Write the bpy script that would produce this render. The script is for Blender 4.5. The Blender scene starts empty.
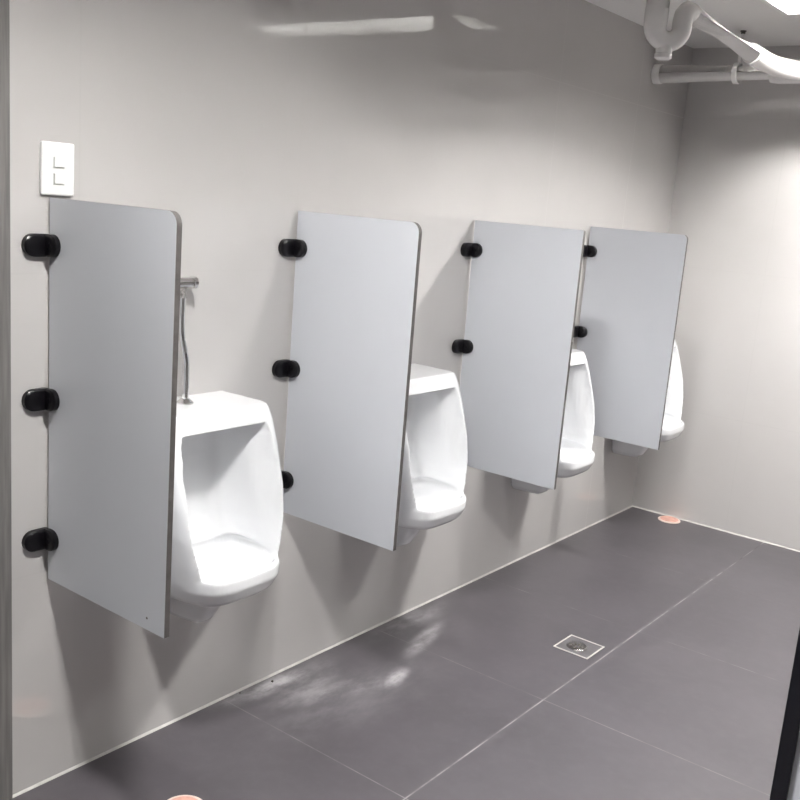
import bpy, bmesh, math
from mathutils import Vector, Matrix
S = bpy.context.scene
COL = S.collection
PI = math.pi

# ---------------------------------------------------------------- helpers
def link(o, parent=None):
    COL.objects.link(o)
    if parent: o.parent = parent
    return o

def obj(name, bm, mats, parent=None, smooth=None, loc=None):
    me = bpy.data.meshes.new(name)
    bmesh.ops.recalc_face_normals(bm, faces=bm.faces[:])
    bm.to_mesh(me); bm.free()
    if not isinstance(mats, (list, tuple)): mats = [mats]
    for m in mats: me.materials.append(m)
    if smooth is not None:
        for p in me.polygons: p.use_smooth = True
        if smooth > 0: me.set_sharp_from_angle(angle=math.radians(smooth))
    o = bpy.data.objects.new(name, me)
    if loc: o.location = loc
    return link(o, parent)

def tag(o, label, cat, group=None):
    o['label'] = label; o['category'] = cat
    if group: o['group'] = group
    return o

def thing(name, label, cat, loc=(0, 0, 0), group=None):
    o = bpy.data.objects.new(name, None); o.location = loc
    o.empty_display_size = .05
    link(o)
    return tag(o, label, cat, group)

def struct(name, bm, m, smooth=None):
    o = obj(name, bm, m, smooth=smooth); o['kind'] = 'structure'
    return o

def box(bm, a, b, bevel=0, seg=2, mat=0):
    a = Vector(a); b = Vector(b)
    r = bmesh.ops.create_cube(bm, size=1)
    vs = r['verts']
    c = (a + b) / 2; d = b - a
    for v in vs: v.co = Vector((v.co.x * d.x, v.co.y * d.y, v.co.z * d.z)) + c
    fs = list({f for v in vs for f in v.link_faces})
    for f in fs: f.material_index = mat
    if bevel:
        es = list({e for v in vs for e in v.link_edges})
        bmesh.ops.bevel(bm, geom=es, offset=bevel, segments=seg, profile=.5, affect='EDGES', clamp_overlap=True)
    return bm

def ring_frame(t):
    t = t.normalized()
    u = t.cross(Vector((0, 0, 1)))
    if u.length < 1e-3: u = t.cross(Vector((0, 1, 0)))
    u.normalize()
    return u, u.cross(t).normalized()

def tube(bm, pts, r, seg=20, caps=True):
    """sweep a circle along pts; r is a number or one per point"""
    pts = [Vector(p) for p in pts]
    n = len(pts)
    rs = r if isinstance(r, (list, tuple)) else [r] * n
    rings = []; u = None
    for i, p in enumerate(pts):
        if i == 0: t = pts[1] - p
        elif i == n - 1: t = p - pts[i - 1]
        else: t = (pts[i + 1] - p).normalized() + (p - pts[i - 1]).normalized()
        if t.length < 1e-9: t = pts[i] - pts[i - 1]
        t.normalize()
        if u is None: u, v = ring_frame(t)
        else:
            u = (u - t * u.dot(t)).normalized(); v = t.cross(u).normalized()
        rings.append([bm.verts.new(p + (u * math.cos(2 * PI * k / seg) + v * math.sin(2 * PI * k / seg)) * rs[i]) for k in range(seg)])
    for a, b in zip(rings, rings[1:]):
        for k in range(seg):
            bm.faces.new((a[k], a[(k + 1) % seg], b[(k + 1) % seg], b[k]))
    if caps:
        bm.faces.new(rings[0][::-1]); bm.faces.new(rings[-1])
    return bm

def lathe(bm, prof, axis, origin, seg=28):
    """prof: (distance along axis, radius) pairs"""
    axis = Vector(axis).normalized(); origin = Vector(origin)
    u, v = ring_frame(axis)
    rings = []
    for h, r in prof:
        c = origin + axis * h
        rings.append([bm.verts.new(c + (u * math.cos(2 * PI * k / seg) + v * math.sin(2 * PI * k / seg)) * max(r, 1e-5)) for k in range(seg)])
    for a, b in zip(rings, rings[1:]):
        for k in range(seg):
            bm.faces.new((a[k], a[(k + 1) % seg], b[(k + 1) % seg], b[k]))
    bm.faces.new(rings[0][::-1]); bm.faces.new(rings[-1])
    return bm

def loft(bm, rings):
    vr = [[bm.verts.new(p) for p in r] for r in rings]
    n = len(vr[0])
    for a, b in zip(vr, vr[1:]):
        for k in range(n):
            bm.faces.new((a[k], a[(k + 1) % n], b[(k + 1) % n], b[k]))
    bm.faces.new(vr[0][::-1]); bm.faces.new(vr[-1])
    return bm

def smooth_path(pts, it=3):
    pts = [Vector(p) for p in pts]
    for _ in range(it):
        q = [pts[0]]
        for a, b in zip(pts, pts[1:]):
            q += [a * .75 + b * .25, a * .25 + b * .75]
        q.append(pts[-1]); pts = q
    return pts

def pill(bm, plane, c, w, h, t0, t1, seg=10, bev=.003):
    """capsule outline w x h extruded from t0 to t1. plane 'x': outline in y,z ; plane 'y': outline in x,z"""
    r = min(w, h) / 2
    out = []
    for k in range(2 * seg + 2):
        if k <= seg: a = -PI / 2 + PI * k / seg; sx = (w / 2 - r)
        else: a = PI / 2 + PI * (k - seg - 1) / seg; sx = -(w / 2 - r)
        out.append((sx + r * math.cos(a), r * math.sin(a)))
    rings = []
    for t, s in ((t0, 1.0), (t1 - (bev if t1 > t0 else -bev), 1.0), (t1 - (bev if t1 > t0 else -bev) * .35, 1 - bev * .6 / r), (t1, 1 - bev * 1.4 / r)):
        if plane == 'x': rings.append([(t, c[0] + p * s, c[1] + q * s) for p, q in out])
        else: rings.append([(c[0] + p * s, t, c[1] + q * s) for p, q in out])
    return loft(bm, rings)

# ---------------------------------------------------------------- materials
def mat(name, col, rough=.5, metal=0, spec=.5, coat=0, coat_r=.05, ior=1.5):
    m = bpy.data.materials.new(name); m.use_nodes = True
    b = m.node_tree.nodes['Principled BSDF']
    b.inputs['Base Color'].default_value = (*col, 1)
    b.inputs['Roughness'].default_value = rough
    b.inputs['Metallic'].default_value = metal
    b.inputs['Specular IOR Level'].default_value = spec
    b.inputs['IOR'].default_value = ior
    b.inputs['Coat Weight'].default_value = coat
    b.inputs['Coat Roughness'].default_value = coat_r
    return m

class NT:
    def __init__(s, m): s.t = m.node_tree; s.n = s.t.nodes; s.b = s.n['Principled BSDF']
    def new(s, kind, **kw):
        n = s.n.new(kind)
        for k, v in kw.items(): setattr(n, k, v)
        return n
    def put(s, inp, v):
        if hasattr(v, 'links') or isinstance(v, bpy.types.NodeSocket): s.t.links.new(v, inp)
        else: inp.default_value = v
    def math(s, op, a, b=0.0, c=0.0):
        n = s.new('ShaderNodeMath', operation=op)
        s.put(n.inputs[0], a); s.put(n.inputs[1], b); s.put(n.inputs[2], c)
        return n.outputs[0]
    def mix(s, f, a, b):
        n = s.new('ShaderNodeMix', data_type='RGBA')
        s.put(n.inputs[0], f)
        s.put(n.inputs[6], a if isinstance(a, bpy.types.NodeSocket) else (*a, 1))
        s.put(n.inputs[7], b if isinstance(b, bpy.types.NodeSocket) else (*b, 1))
        return n.outputs[2]
    def noise(s, vec, scale, detail=4, rough=.55, stretch=None):
        if stretch:
            mp = s.new('ShaderNodeMapping'); s.put(mp.inputs[0], vec); mp.inputs['Scale'].default_value = stretch; vec = mp.outputs[0]
        n = s.new('ShaderNodeTexNoise'); s.put(n.inputs['Vector'], vec)
        n.inputs['Scale'].default_value = scale; n.inputs['Detail'].default_value = detail; n.inputs['Roughness'].default_value = rough
        return n.outputs[0]
    def ramp(s, v, a, b):
        n = s.new('ShaderNodeMapRange', interpolation_type='SMOOTHSTEP')
        s.put(n.inputs[0], v); n.inputs[1].default_value = a; n.inputs[2].default_value = b
        return n.outputs[0]

def joint_mask(nt, coord, off, pitch, half):
    """1 inside a joint line, 0 on the tile"""
    a = nt.math('SUBTRACT', coord, off)
    a = nt.math('DIVIDE', a, pitch)
    a = nt.math('FRACT', nt.math('ADD', a, 100.5))
    a = nt.math('ABSOLUTE', nt.math('SUBTRACT', a, .5))
    a = nt.math('MULTIPLY', a, pitch)
    n = nt.new('ShaderNodeMapRange'); nt.put(n.inputs[0], a)
    n.inputs[1].default_value = half * .6; n.inputs[2].default_value = half * 1.4
    n.inputs[3].default_value = 1; n.inputs[4].default_value = 0
    return n.outputs[0]

TP = .6787
def wall_mat(name, axis, off, base=(.545, .527, .518), line=(.36, .345, .335), zoff=.54):
    m = mat(name, base, .09, spec=.5, ior=1.72)
    nt = NT(m)
    geo = nt.new('ShaderNodeNewGeometry'); sep = nt.new('ShaderNodeSeparateXYZ')
    nt.put(sep.inputs[0], geo.outputs['Position'])
    j = nt.math('MAXIMUM', joint_mask(nt, sep.outputs[axis], off, TP, .0013), joint_mask(nt, sep.outputs[2], zoff, TP, .0013))
    no = nt.noise(geo.outputs['Position'], 1.7, 3)
    no2 = nt.noise(geo.outputs['Position'], 14, 5)
    c = nt.mix(nt.ramp(no, .3, .7), tuple(x * .975 for x in base), tuple(x * 1.02 for x in base))
    c = nt.mix(nt.math('MULTIPLY', nt.ramp(no2, .35, .75), .12), c, tuple(x * .93 for x in base))
    c = nt.mix(nt.math('MULTIPLY', j, .5), c, line)
    nt.put(nt.b.inputs['Base Color'], c)
    nt.put(nt.b.inputs['Roughness'], nt.math('ADD', nt.math('MULTIPLY', j, .4), nt.math('ADD', nt.math('MULTIPLY', no2, .02), .03)))
    bp = nt.new('ShaderNodeBump'); bp.inputs['Strength'].default_value = .012; bp.inputs['Distance'].default_value = .01
    nt.put(bp.inputs['Height'], nt.noise(geo.outputs['Position'], 5, 2)); nt.put(nt.b.inputs['Normal'], bp.outputs[0])
    return m
M_WALL = wall_mat('wall_tile', 1, 1.95)
M_WALLB = wall_mat('wall_tile_back', 0, .0 - .2)
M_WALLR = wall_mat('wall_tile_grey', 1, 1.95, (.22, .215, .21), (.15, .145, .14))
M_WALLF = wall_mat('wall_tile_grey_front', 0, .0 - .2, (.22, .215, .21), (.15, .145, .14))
M_CEIL = mat('ceiling_paint', (.80, .785, .775), .6)

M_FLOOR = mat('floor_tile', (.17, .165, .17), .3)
def floor_nodes():
    nt = NT(M_FLOOR)
    geo = nt.new('ShaderNodeNewGeometry'); sep = nt.new('ShaderNodeSeparateXYZ')
    P = geo.outputs['Position']; nt.put(sep.inputs[0], P)
    jx = joint_mask(nt, sep.outputs[0], .6636, TP, .0020); jy = joint_mask(nt, sep.outputs[1], 2.4345, TP, .0017)
    wear = nt.ramp(nt.noise(P, 6, 3), .3, .62)
    j = nt.math('MAXIMUM', jx, nt.math('MULTIPLY', jy, nt.math('ADD', nt.math('MULTIPLY', wear, .6), .15)))
    base = (.080, .073, .081)
    n1 = nt.noise(P, 2.2, 5, .6); n2 = nt.noise(P, 27, 4, .6)
    c = nt.mix(nt.ramp(n1, .3, .7), tuple(x * .88 for x in base), tuple(x * 1.12 for x in base))
    c = nt.mix(nt.math('MULTIPLY', nt.ramp(n2, .4, .8), .25), c, (.112, .103, .113))
    # pale smears with a shape of their own
    smear = None
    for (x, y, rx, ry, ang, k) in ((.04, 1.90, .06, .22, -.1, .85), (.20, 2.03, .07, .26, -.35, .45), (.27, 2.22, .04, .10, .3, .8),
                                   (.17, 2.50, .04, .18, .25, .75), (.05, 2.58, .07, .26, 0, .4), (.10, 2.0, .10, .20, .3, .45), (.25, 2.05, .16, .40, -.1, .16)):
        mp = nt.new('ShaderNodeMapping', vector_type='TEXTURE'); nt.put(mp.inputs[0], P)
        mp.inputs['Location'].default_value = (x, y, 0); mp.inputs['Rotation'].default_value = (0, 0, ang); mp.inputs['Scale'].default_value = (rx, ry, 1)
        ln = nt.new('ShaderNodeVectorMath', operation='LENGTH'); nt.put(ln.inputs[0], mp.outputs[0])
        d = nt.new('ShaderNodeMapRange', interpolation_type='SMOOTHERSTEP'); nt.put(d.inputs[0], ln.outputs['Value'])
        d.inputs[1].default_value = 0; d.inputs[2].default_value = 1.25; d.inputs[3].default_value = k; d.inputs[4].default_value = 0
        smear = d.outputs[0] if smear is None else nt.math('MAXIMUM', smear, d.outputs[0])
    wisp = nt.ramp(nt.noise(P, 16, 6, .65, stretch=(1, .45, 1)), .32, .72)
    smear = nt.math('MULTIPLY', smear, nt.math('ADD', nt.math('MULTIPLY', wisp, .7), .12))
    c = nt.mix(smear, c, (.62, .60, .62))
    c = nt.mix(nt.math('MULTIPLY', j, nt.math('ADD', nt.math('MULTIPLY', nt.ramp(nt.noise(P, 9, 4), .35, .65), .6), .25)), c, (.34, .325, .325))
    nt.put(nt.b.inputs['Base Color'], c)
    nt.put(nt.b.inputs['Roughness'], nt.math('ADD', .34, nt.math('MULTIPLY', nt.math('MAXIMUM', smear, j), .4)))
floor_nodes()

def noisy(m, amt, scale, stretch=None):
    nt = NT(m); geo = nt.new('ShaderNodeNewGeometry')
    base = tuple(nt.b.inputs['Base Color'].default_value)[:3]
    f = nt.ramp(nt.noise(geo.outputs['Position'], scale, 4, stretch=stretch), .3, .7)
    nt.put(nt.b.inputs['Base Color'], nt.mix(f, tuple(x * (1 - amt) for x in base), tuple(min(1, x * (1 + amt)) for x in base)))
    return m
M_CER = noisy(mat('white_ceramic', (.80, .808, .825), .08, spec=.6, coat=.5), .008, 6)
M_BOARD = noisy(mat('silver_grey_laminate', (.60, .615, .655), .30, spec=.5), .006, 9)
M_CORE = noisy(mat('dark_core_edge', (.075, .068, .066), .5), .15, 60)
M_BLACK = noisy(mat('black_plastic', (.004, .0035, .005), .3, 0, .3), .2, 30)
M_CHROME = noisy(mat('chrome', (.80, .79, .78), .10, metal=1), .03, 10)
M_STEEL = noisy(mat('brushed_steel', (.62, .61, .60), .28, metal=1), .06, 60)
M_WHITEP = noisy(mat('white_switch_plastic', (.86, .865, .85), .3), .01, 10)
M_SHADE = noisy(mat('switch_gap', (.62, .63, .61), .5), .02, 10)
M_PIPE = noisy(mat('white_painted_pipe', (.80, .78, .765), .25), .03, 12)
M_GROUT = noisy(mat('pale_sealant', (.52, .50, .48), .6), .08, 30)
M_FRAME = noisy(mat('grey_door_frame', (.17, .163, .158), .4), .18, 8, (1, 14, .6))
M_COPPER = noisy(mat('salmon_cap', (.66, .36, .29), .4), .12, 40)
M_CAPRIM = noisy(mat('pale_cap_rim', (.74, .60, .54), .35), .08, 40)
M_DARK = noisy(mat('dark_drain', (.11, .105, .11), .35), .1, 30)
M_LAM = noisy(mat('pale_laminate', (.72, .73, .80), .3), .02, 10)
M_BPROF = noisy(mat('black_profile', (.008, .008, .012), .3), .2, 30)
M_LAMPW = noisy(mat('white_enamel', (.82, .82, .80), .4), .01, 10)
M_GRATE = noisy(mat('dull_grate', (.30, .29, .29), .22, metal=1), .05, 60)
M_LOUVRE = noisy(mat('satin_louvre', (.80, .80, .79), .35), .01, 10)
M_BOLT = noisy(mat('dark_bolt', (.09, .08, .07), .5), .1, 30)

def emit(name, col, s):
    m = bpy.data.materials.new(name); m.use_nodes = True
    t = m.node_tree; t.nodes.clear()
    e = t.nodes.new('ShaderNodeEmission'); o = t.nodes.new('ShaderNodeOutputMaterial')
    e.inputs[0].default_value = (*col, 1); e.inputs[1].default_value = s
    t.links.new(e.outputs[0], o.inputs[0]); return m
LAMP = 455.0
M_TUBE = emit('fluorescent_tube', (1.0, .985, .955), LAMP)
M_TUBEB = emit('bright_lamp_tube', (1.0, .985, .955), LAMP * 3.9)
M_TUBEF = emit('far_fluorescent_tube', (1.0, .985, .955), LAMP * 1.12)
M_TUBEW = emit('weak_fluorescent_tube', (1.0, .985, .955), LAMP * .56)  # emission lowered only to balance divider brightness against the other fittings

# ---------------------------------------------------------------- the room
YB = 4.4967; XR = 3.1; YF = -2.7; H = 2.206; YD = 1.107
FX0, FX1, FW = .62, 1.98, .31           # louvred light fittings
FITS = {3.52: (.62, 1.98), .72: (.89, 1.21), 2.16: (.62, 1.98), -2.16: (.62, 1.98)}
FY = list(FITS)                 # their near edges

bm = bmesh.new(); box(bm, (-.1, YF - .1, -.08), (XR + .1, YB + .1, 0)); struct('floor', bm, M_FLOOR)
bm = bmesh.new(); box(bm, (-.12, YF - .1, 0), (0, YB + .1, H + .02)); struct('wall_left', bm, M_WALL)
bm = bmesh.new(); box(bm, (0, YB, 0), (XR + .1, YB + .12, H + .02)); struct('wall_back', bm, M_WALLB)
bm = bmesh.new(); box(bm, (XR, YF - .1, 0), (XR + .12, YB, H + .02)); struct('wall_right', bm, M_WALLR)
bm = bmesh.new(); box(bm, (0, YF - .12, 0), (XR, YF, H + .02)); struct('wall_front', bm, M_WALLF)
# ceiling with openings for the fittings
bm = bmesh.new()
ys = [YF] + [v for y in sorted(FY) for v in (y, y + FW)] + [YB]
hole = {(y, y + FW) for y in FY}
for y0, y1 in zip(ys, ys[1:]):
    if (y0, y1) in hole:
        fa, fb = FITS[y0]
        box(bm, (0, y0, H), (fa, y1, H + .03)); box(bm, (fb, y0, H), (XR, y1, H + .03))
    else: box(bm, (0, y0, H), (XR, y1, H + .03))
struct('ceiling', bm, M_CEIL)
# pale sealant bead along the foot of the walls
def bead(bm, a, b, n):
    a = Vector(a); b = Vector(b); n = Vector(n); u = Vector((0, 0, 1)); r = .0050
    prof = [(0, 0), (r, 0), (r * .8, r * .35), (r * .35, r * .8), (0, r)]
    loft(bm, [[a + n * p + u * q for p, q in prof], [b + n * p + u * q for p, q in prof]])
bm = bmesh.new(); bead(bm, (0, YD, 0), (0, YB, 0), (1, 0, 0)); struct('trim_1', bm, M_GROUT)
bm = bmesh.new(); bead(bm, (0, YB, 0), (XR, YB, 0), (0, -1, 0)); struct('trim_2', bm, M_GROUT)

# grey door and frame on the left wall, nearest the camera
d = bpy.data.objects.new('door_1', None); d.location = (0, .65, 0); link(d); d['kind'] = 'structure'
def dl(bm):  # to local
    bmesh.ops.translate(bm, verts=bm.verts[:], vec=(0, -.65, 0)); return bm
bm = bmesh.new()
box(bm, (.0, 1.035, 0), (.006, YD, 2.05), .0015); box(bm, (.0, .19, 0), (.006, .26, 2.05), .0015); box(bm, (.0, .26, 1.98), (.006, 1.035, 2.05), .0015)
obj('door_frame', dl(bm), M_FRAME, d)
bm = bmesh.new(); box(bm, (.0, .262, .008), (.004, 1.033, 1.978), .0015); obj('door_leaf', dl(bm), M_FRAME, d)
bm = bmesh.new(); tube(bm, smooth_path([(.004, .34, 1.0), (.05, .34, 1.0), (.05, .36, 1.0), (.05, .46, 1.0)]), .009); obj('door_handle', dl(bm), M_STEEL, d, smooth=40)

# ---------------------------------------------------------------- ceiling lights
def ceiling_light(y0, label, tubes=(.37, .63), lamp=None):
    t = thing('ceiling_light', label, 'ceiling light', (FITS[y0][0], y0, H), 'louvred ceiling lights')
    L = FITS[y0][1] - FITS[y0][0]; e0 = .07 if L > .5 else .045; W = FW; D = .10 if L > .5 else .075
    bm = bmesh.new()   # housing: five thin walls, open below
    w = .006; e = .0008
    box(bm, (e, e, D), (L - e, W - e, D + w)); box(bm, (e, e, 0), (w, W - e, D)); box(bm, (L - w, e, 0), (L - e, W - e, D))
    box(bm, (w, e, 0), (L - w, w, D)); box(bm, (w, W - w, 0), (L - w, W - e, D))
    obj('housing', bm, M_LAMPW, t)
    bm = bmesh.new()   # flange under the ceiling
    f = .014
    box(bm, (-f, -f, -.004), (L + f, .004, -.0003)); box(bm, (-f, W - .004, -.004), (L + f, W + f, -.0003))
    box(bm, (-f, .004, -.004), (.004, W - .004, -.0003)); box(bm, (L - .004, .004, -.004), (L + f, W - .004, -.0003))
    obj('flange', bm, M_LAMPW, t)
    for yy in tubes:
        yy *= W
        bm = bmesh.new(); tube(bm, [(e0, yy, D - .030), (L - e0, yy, D - .030)], .013, 12); obj('tube', bm, lamp or M_TUBE, t, smooth=60)
        for xx in (e0 - .035, L - e0 - .005):
            bm2 = bmesh.new(); box(bm2, (xx, yy - .016, D - .04), (xx + .04, yy + .016, D), .003); obj('lamp_holder', bm2, M_LAMPW, t)
    bm = bmesh.new()   # louvre blades
    z0, z1 = .002, (.042 if L > .5 else .022)
    n = 14 if L > .5 else 4
    for k in range(1, n):
        x = L * k / n; box(bm, (x - .0012, .006, z0), (x + .0012, W - .006, z1))
    obj('louvre', bm, M_LOUVRE, t)
    return t
ceiling_light(FY[0], 'recessed louvred fluorescent light in the ceiling at the far end, above the pipes', (.37, .63), M_TUBEF)
ceiling_light(FY[1], 'small square recessed louvred light in the ceiling above the nearest urinal', (.37, .63), M_TUBEB)
ceiling_light(FY[2], 'recessed louvred fluorescent light with a single tube in the middle of the ceiling', (.5,), M_TUBEW)
ceiling_light(FY[3], 'recessed louvred fluorescent light in the ceiling behind the camera', (.5,), M_TUBEW)

# ---------------------------------------------------------------- urinals
def sect(z, wb, wf, d, n, N=44, zs=0.0):
    """D-shaped outline, closed along the wall"""
    pts = []
    for k in range(N + 1):
        a = PI * k / N - PI / 2      # -90..90
        cx = abs(math.cos(a)) ** (2 / n); sy = math.copysign(abs(math.sin(a)) ** (2 / n), math.sin(a))
        x = d * cx; w = wb + (wf - wb) * (x / d)
        pts.append(Vector((x, w * sy, z - zs * x)))
    return pts

def shaped(bm):
    me = bpy.data.meshes.new('tmp'); bmesh.ops.recalc_face_normals(bm, faces=bm.faces[:]); bm.to_mesh(me); bm.free()
    return link(bpy.data.objects.new('tmp', me))

def urinal_mesh():
    bm = bmesh.new()
    loft(bm, [sect(.908, .138, .172, .155, 12, zs=.06), sect(.895, .142, .176, .162, 12, zs=.05), sect(.86, .148, .180, .176, 11), sect(.80, .154, .183, .198, 10),
              sect(.70, .160, .181, .232, 9), sect(.62, .161, .172, .252, 8), sect(.55, .158, .158, .262, 7), sect(.50, .154, .148, .262, 6), sect(.468, .148, .140, .250, 5)])
    a = shaped(bm)
    bm = bmesh.new()
    loft(bm, [sect(.527, .150, .150, .255, 6), sect(.524, .150, .148, .282, 5), sect(.515, .150, .150, .290, 4.6), sect(.49, .148, .148, .292, 4.4), sect(.462, .145, .138, .280, 4.2), sect(.448, .135, .130, .265, 4), sect(.442, .11, .11, .22, 3.5)])
    b = shaped(bm)
    bm = bmesh.new()
    loft(bm, [sect(.50, .060, .075, .20, 3), sect(.44, .055, .060, .185, 3), sect(.39, .048, .050, .165, 3), sect(.35, .040, .036, .14, 3), sect(.332, .025, .02, .11, 3)])
    c = shaped(bm)
    # basin cavity, open to the front above the lip
    bm = bmesh.new(); rings = []
    def cut(z, w, xb, d, fl, zs=0, xf=.40, N=56):
        pts = []
        for k in range(N + 1):
            a2 = PI * k / N - PI / 2
            cx = abs(math.cos(a2)) ** (2 / 4.0); sy = math.copysign(abs(math.sin(a2)) ** (2 / 4.0), math.sin(a2))
            xx = xf - (xf - xb) * cx
            # sides flare a little towards the front opening
            q = min(1, max(0, (xx - (d - .075)) / .075)); q = q * q * (3 - 2 * q)
            ww = w + fl * q
            pts.append(Vector((xx, ww * sy, z + zs * (xx - .15))))
        return pts
    loft(bm, [cut(.856, .108, .075, .176, .036, .02), cut(.83, .115, .060, .19, .036), cut(.76, .120, .048, .21, .036), cut(.66, .124, .044, .24, .030), cut(.60, .126, .054, .252, .020), cut(.56, .126, .068, .262, .010), cut(.525, .122, .088, .262, .004)])
    k1 = shaped(bm)
    bm = bmesh.new(); bmesh.ops.create_uvsphere(bm, u_segments=40, v_segments=24, radius=1)
    for v in bm.verts:
        x, y, z = v.co
        e = 2 / 4.2
        h = math.hypot(x, y)
        if h > 1e-6:
            cx = abs(x / h) ** e * math.copysign(1, x); sy = abs(y / h) ** e * math.copysign(1, y); x, y = cx * h, sy * h
        v.co = Vector((.176 + .099 * x, .125 * y, .528 + .045 * z))
    k2 = shaped(bm)
    # join the three bodies by remeshing, cut, then soften the edges
    for o in (b, c):
        m = a.modifiers.new('u', 'BOOLEAN'); m.operation = 'UNION'; m.object = o; m.solver = 'EXACT'
    for o in (k1, k2):
        m = a.modifiers.new('d', 'BOOLEAN'); m.operation = 'DIFFERENCE'; m.object = o; m.solver = 'EXACT'
    m = a.modifiers.new('r', 'REMESH'); m.mode = 'VOXEL'; m.voxel_size = .0036
    m = a.modifiers.new('s', 'SMOOTH'); m.factor = .5; m.iterations = 9
    dg = bpy.context.evaluated_depsgraph_get()
    me = bpy.data.meshes.new_from_object(a.evaluated_get(dg)); me.name = 'urinal'
    for o in (a, b, c, k1, k2):
        mm = o.data; bpy.data.objects.remove(o); bpy.data.meshes.remove(mm)
    for v in me.vertices: v.co.x = max(v.co.x, .0004)
    me.materials.clear(); me.materials.append(M_CER)
    for p in me.polygons: p.use_smooth = True
    return me
UY = [1.566, 2.405, 3.30, 4.205]
ul = ['white ceramic wall urinal nearest the camera, with bare chrome flush pipe rising from it',
      'white ceramic wall urinal second from the camera, flat top showing past the second divider',
      'white ceramic wall urinal third from the camera, between the two far grey dividers',
      'white ceramic wall urinal farthest from the camera, mostly hidden, beside the back wall']
ume = urinal_mesh()
for y, l in zip(UY, ul):
    o = bpy.data.objects.new('urinal', ume); o.location = (0, y, 0); link(o)
    tag(o, l, 'urinal', 'row of white urinals')

# ---------------------------------------------------------------- flush valves
def flush_valve(label):
    t = thing('flush_valve', label, 'flush valve', (0, 0, 0), 'chrome flush valves above the urinals')
    zv = 1.196
    bm = bmesh.new()
    lathe(bm, [(0.0006, .022), (.004, .022), (.007, .018), (.009, .010), (.040, .010)], (1, 0, 0), (0, 0, zv))
    lathe(bm, [(-.034, .010), (-.032, .0135), (.022, .0135), (.024, .012), (.028, .012)], (0, 1, 0), (.040, 0, zv))
    tube(bm, [(.040, 0, zv - .010), (.040, 0, zv - .036)], [.0125, .0125], 18)
    obj('valve_body', bm, M_CHROME, t, smooth=35)
    bm = bmesh.new(); lathe(bm, [(.026, .011), (.028, .0155), (.037, .0155), (.041, .011), (.042, .0)], (0, 1, 0), (.040, 0, zv)); obj('push_button', bm, M_CHROME, t, smooth=35)
    bm = bmesh.new()
    tube(bm, smooth_path([(.040, 0, zv - .034), (.040, 0, 1.09), (.042, 0, 1.065), (.060, 0, 1.015), (.063, 0, .985), (.063, 0, .902)]), .0085, 16)
    obj('flush_pipe', bm, M_CHROME, t, smooth=50)
    bm = bmesh.new(); lathe(bm, [(0, .021), (.003, .021), (.007, .016), (.012, .0105)], (0, 0, 1), (.063, 0, .9045)); obj('pipe_flange', bm, M_CHROME, t, smooth=35)
    return t
vl = ['chrome flush valve with bent pipe above the nearest urinal, beside the first divider',
      'chrome flush valve behind the second divider from the camera',
      'chrome flush valve behind the third divider from the camera',
      'chrome flush valve behind the farthest divider']
v0 = flush_valve(vl[0]); kids = list(v0.children); v0.location = (0, UY[0] - .035, 0)
for y, l in zip(UY[1:], vl[1:]):
    r = v0.copy(); link(r); r.location = (0, y - .035, 0); r['label'] = l
    for k in kids:
        c = k.copy(); link(c, r)

# ---------------------------------------------------------------- dividers
ZT, ZB, XG, XD, TH = 1.3792, .5225, .0085, .4215, .013
CZ = (1.279, .945, .622)
def divider(y, rad, label):
    t = thing('urinal_divider', label, 'urinal divider', (0, y, 0), 'grey dividers between the urinals')
    bm = bmesh.new()
    out = [(XG, ZB), (XD, ZB)]
    n = 8
    for k in range(n + 1):
        a = PI / 2 * k / n
        out.append((XD - rad + rad * math.cos(a), ZT - rad + rad * math.sin(a)))
    out.append((XG, ZT))
    f = [bm.verts.new((x, 0, z)) for x, z in out]; b = [bm.verts.new((x, TH, z)) for x, z in out]
    bm.faces.new(f); bm.faces.new(b[::-1])
    m = len(f)
    for k in range(m):
        q = bm.faces.new((f[k], b[k], b[(k + 1) % m], f[(k + 1) % m])); q.material_index = 1
    obj('board', bm, [M_BOARD, M_CORE], t)
    for z in CZ:
        bm = bmesh.new()
        # plate on the wall, elbow and grip on the board, all in one black moulding
        pill(bm, 'x', (-.022, z), .078, .048, .0005, .016, bev=.004)
        pill(bm, 'y', (.022, z), .056, .048, .0, -.015, bev=.004)
        pill(bm, 'y', (.024, z), .044, .044, TH, TH + .009, bev=.003)
        c = obj('clamp', bm, M_BLACK, t, smooth=40)
        bm = bmesh.new(); lathe(bm, [(0, .007), (.0015, .0065), (.002, .002)], (0, -1, 0), (.030, -.0145, z), 16); obj('screw_cap', bm, M_BLACK, c, smooth=40)
    return t
PY = [1.1945, 1.9474, 2.8147, 3.6709]
d1 = divider(PY[0], .026, 'silver grey urinal divider nearest the camera, below the light switch')
divider(PY[1], .026, 'silver grey urinal divider between the first and second urinals')
divider(PY[2], .004, 'silver grey urinal divider with a square top corner, third from the camera')
divider(PY[3], .018, 'silver grey urinal divider farthest from the camera, near the back wall')
bm = bmesh.new(); lathe(bm, [(0, .0028), (.0006, .0022)], (0, -1, 0), (.365, 0.0, .548), 12); obj('screw_hole', bm, M_BOLT, d1)

# ---------------------------------------------------------------- light switch
t = thing('light_switch', 'white two-gang light switch plate on the wall above the nearest divider', 'light switch', (0, 1.2146, 1.4385))
bm = bmesh.new(); box(bm, (.0003, -.0395, -.055), (.009, .0395, .055), .004, 3); obj('plate', bm, M_WHITEP, t, smooth=35)
for dz in (.013, -.021):
    bm = bmesh.new(); box(bm, (.0085, -.012, dz - .012), (.0096, .014, dz + .012), .0004); fr = obj('rocker_surround', bm, M_SHADE, t)
    bm = bmesh.new(); box(bm, (.009, -.0105, dz - .0095), (.0125, .014, dz + .012), .001); obj('rocker', bm, M_WHITEP, fr)

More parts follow.
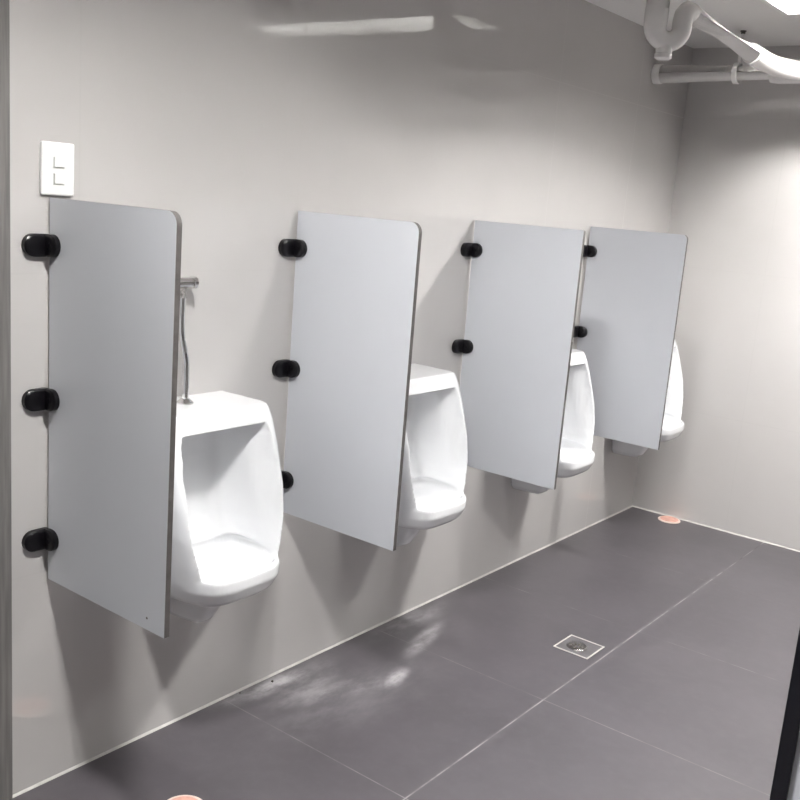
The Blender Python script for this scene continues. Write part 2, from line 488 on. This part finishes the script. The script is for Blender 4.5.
# ---------------------------------------------------------------- floor drain
t = thing('floor_drain', 'square steel-framed floor drain set in the dark floor tiles', 'floor drain', (.570, 2.840, 0))
bm = bmesh.new(); s = .064; w = .005; h = .0022
box(bm, (-s, -s, .0002), (s, -s + w, h)); box(bm, (-s, s - w, .0002), (s, s, h)); box(bm, (-s, -s + w, .0002), (-s + w, s - w, h)); box(bm, (s - w, -s + w, .0002), (s, s - w, h))
obj('rim', bm, M_GROUT, t)
bm = bmesh.new(); box(bm, (-s + w, -s + w, .0002), (s - w, s - w, .0010)); obj('plate', bm, M_DARK, t)
bm = bmesh.new()
prof = [(.0010, .036), (.0040, .034), (.0048, .031), (.0030, .028), (.0026, .006), (.0034, .004)]
lathe(bm, prof, (0, 0, 1), (-.006, -.004, 0), 32)
g = obj('grate', bm, M_GRATE, t, smooth=50)
bm = bmesh.new()
for k in range(8):
    a = 2 * PI * k / 8; c, s2 = math.cos(a), math.sin(a)
    p = [Vector((-.006 + c * r - s2 * q, -.004 + s2 * r + c * q, 0)) for r, q in ((.010, -.002), (.025, -.003), (.025, .003), (.010, .002))]
    loft(bm, [[v + Vector((0, 0, .0029)) for v in p], [v + Vector((0, 0, .0033)) for v in p]])
obj('slot', bm, M_BOLT, g)

# cleanout caps
def cap(loc, label):
    t = thing('cleanout_cap', label, 'drain cap', loc, 'round salmon drain caps on the floor')
    bm = bmesh.new(); lathe(bm, [(.0004, .053), (.004, .053), (.006, .049), (.006, .044)], (0, 0, 1), (0, 0, 0), 36); obj('rim', bm, M_CAPRIM, t, smooth=30)
    bm = bmesh.new(); lathe(bm, [(.0058, .043), (.0085, .041), (.0095, .034), (.0095, 0)], (0, 0, 1), (0, 0, 0), 36); obj('lid', bm, M_COPPER, t, smooth=30)
cap((.222, 4.437, 0), 'small round salmon-coloured drain cap on the floor at the back wall')
cap((.318, 1.352, 0), 'small round salmon-coloured drain cap on the floor at the bottom edge of the photo')

# dark crumbs on the floor by the wall
def crumb(x, y, r, label):
    bm = bmesh.new(); bmesh.ops.create_icosphere(bm, subdivisions=2, radius=r)
    for v in bm.verts:
        v.co *= 1 + .18 * math.sin(v.co.x * 900 + v.co.y * 700 + 1); v.co.z = v.co.z * .7 + r * .7
    o = obj('debris_chip', bm, M_BOLT, smooth=0, loc=(x, y, .0003)); tag(o, label, 'debris', 'dark crumbs on the floor')
crumb(.031, 1.926, .0042, 'tiny dark chip of debris on the pale smears near the wall')
crumb(.014, 1.812, .0030, 'tinier dark chip of debris against the foot of the wall')

# ---------------------------------------------------------------- pipes
R = .038
t = thing('waste_pipe', 'white waste piping along the top of the back wall with a U-bend trap', 'pipe', (0, 4.12, 2.04))
bm = bmesh.new(); tube(bm, [(.002, 0, 0), (XR - .003, 0, 0)], R, 28); obj('pipe_run', bm, M_PIPE, t, smooth=40)
bm = bmesh.new(); lathe(bm, [(.0015, R + .004), (.030, R + .004), (.034, R + .001)], (1, 0, 0), (0, 0, 0)); obj('collar', bm, M_PIPE, t, smooth=40)
bm = bmesh.new(); lathe(bm, [(.50, R + .001), (.533, R + .005), (.68, R + .005), (.683, R + .001)], (1, 0, 0), (0, 0, 0)); obj('tee_fitting', bm, M_PIPE, t, smooth=40)

def lt(bm): bmesh.ops.translate(bm, verts=bm.verts[:], vec=(0, -4.12, -2.04)); return bm
A = Vector((.430, 3.13, 2.045)); B = Vector((.492, 3.20, 2.045)); mid = (A + B) / 2; hd = (B - A) / 2
pa = [(.430, 3.13, H - .002), (.430, 3.13, 2.10), (.430, 3.13, 2.07)]
ub = [mid - hd * math.cos(PI * k / 12) + Vector((0, 0, -.042 * math.sin(PI * k / 12))) for k in range(13)]
up = [(.492, 3.20, 2.075), (.493, 3.205, 2.092), (.491, 3.23, 2.106), (.487, 3.27, 2.108)]
bm = bmesh.new(); tube(bm, pa + ub + up, [.038] * 3 + [.0375, .036, .034, .033, .032, .032, .032, .032, .032, .032, .032, .032, .032] + [.032, .032, .033, .034], 24); obj('u_bend', lt(bm), M_PIPE, t, smooth=60)
bm = bmesh.new(); lathe(bm, [(0, .042), (.035, .042), (.037, .038)], (0, 0, -1), (.430, 3.13, H - .003)); obj('ceiling_collar', lt(bm), M_PIPE, t, smooth=40)
bm = bmesh.new(); lathe(bm, [(-.02, .030), (.012, .026), (.014, .029), (.026, .028), (.032, .020), (.033, 0)], (0, 0, -1), mid + Vector((-.004, -.004, -.068))); obj('cleanout_plug', lt(bm), M_PIPE, t, smooth=40)
bm = bmesh.new(); tube(bm, [(.487, 3.262, 2.106), (.523, 3.82, 2.062)], .034, 24); obj('branch_run', lt(bm), M_PIPE, t, smooth=40)
bm = bmesh.new(); tube(bm, smooth_path([(.5215, 3.795, 2.064), (.530, 3.93, 2.053), (.548, 4.01, 2.047), (.59, 4.07, 2.043), (.63, 4.10, 2.041)]), .0375, 24); obj('elbow', lt(bm), M_PIPE, t, smooth=60)

t = thing('pipe_hanger', 'thin pipe hanger with a dark ceiling bolt holding the horizontal pipe', 'pipe hanger', (.36, 4.12, H))
bm = bmesh.new(); tube(bm, [(0, 0, -.004), (0, 0, 2.04 + R + .004 - H)], .006, 12); obj('rod', bm, M_PIPE, t, smooth=40)
bm = bmesh.new(); lathe(bm, [(0.0005, .013), (.004, .013), (.005, .009), (.013, .009)], (0, 0, -1), (0, 0, 0), 6); obj('bolt', bm, M_BOLT, t)
bm = bmesh.new()
ro, ri = R + .0045, R + .0005
rr = []
for x in (-.011, .011):
    rr.append([bm.verts.new((x, ro * math.cos(2 * PI * k / 28), 2.04 - H + ro * math.sin(2 * PI * k / 28))) for k in range(28)])
    rr.append([bm.verts.new((x, ri * math.cos(2 * PI * k / 28), 2.04 - H + ri * math.sin(2 * PI * k / 28))) for k in range(28)])
for a, b in ((0, 2), (1, 3), (0, 1), (2, 3)):
    for k in range(28): bm.faces.new((rr[a][k], rr[a][(k + 1) % 28], rr[b][(k + 1) % 28], rr[b][k]))
obj('strap', bm, M_PIPE, t, smooth=40)

# ---------------------------------------------------------------- cubicle panel at the right edge
t = thing('cubicle_panel', 'pale cubicle panel with a black edge profile, cut by the right edge of the photo', 'cubicle panel', (1.587, 1.3, 0))
bm = bmesh.new(); box(bm, (0, 0, 0), (.0215, .030, 1.95), .0015); obj('edge_profile', bm, M_BPROF, t)
bm = bmesh.new(); box(bm, (.0215, .006, .12), (.62, .024, 1.93)); obj('board', bm, M_LAM, t)
bm = bmesh.new(); lathe(bm, [(0, .025), (.006, .025), (.008, .011), (.12, .011)], (0, 0, 1), (.5, .015, .0004)); obj('foot', bm, M_STEEL, t, smooth=35)

# ---------------------------------------------------------------- camera and world
W = bpy.data.worlds.new('world'); S.world = W; W.use_nodes = True
W.node_tree.nodes['Background'].inputs[0].default_value = (.6, .62, .66, 1)
W.node_tree.nodes['Background'].inputs[1].default_value = 0.02
yaw, pit, rol, f = .6468, .2065, .0801, 971.36
F = Vector((-math.sin(yaw) * math.cos(pit), math.cos(yaw) * math.cos(pit), -math.sin(pit)))
Rr = F.cross(Vector((0, 0, 1))).normalized(); U = Rr.cross(F)
R2 = Rr * math.cos(rol) + U * math.sin(rol); U2 = -Rr * math.sin(rol) + U * math.cos(rol)
cd = bpy.data.cameras.new('camera'); cam = bpy.data.objects.new('camera', cd); link(cam)
mw = Matrix.Identity(4)
for i in range(3): mw[i][0] = R2[i]; mw[i][1] = U2[i]; mw[i][2] = -F[i]
mw[0][3], mw[1][3], mw[2][3] = 1.8752, 0, 1.44
cam.matrix_world = mw
cd.sensor_width = 36; cd.sensor_fit = 'HORIZONTAL'; cd.lens = f * 36 / 800; cd.clip_start = .02
S.camera = cam
S.view_settings.view_transform = 'Standard'; S.view_settings.look = 'None'
S.view_settings.gamma = 1; S.view_settings.use_curve_mapping = False
S.view_settings.exposure = -0.1
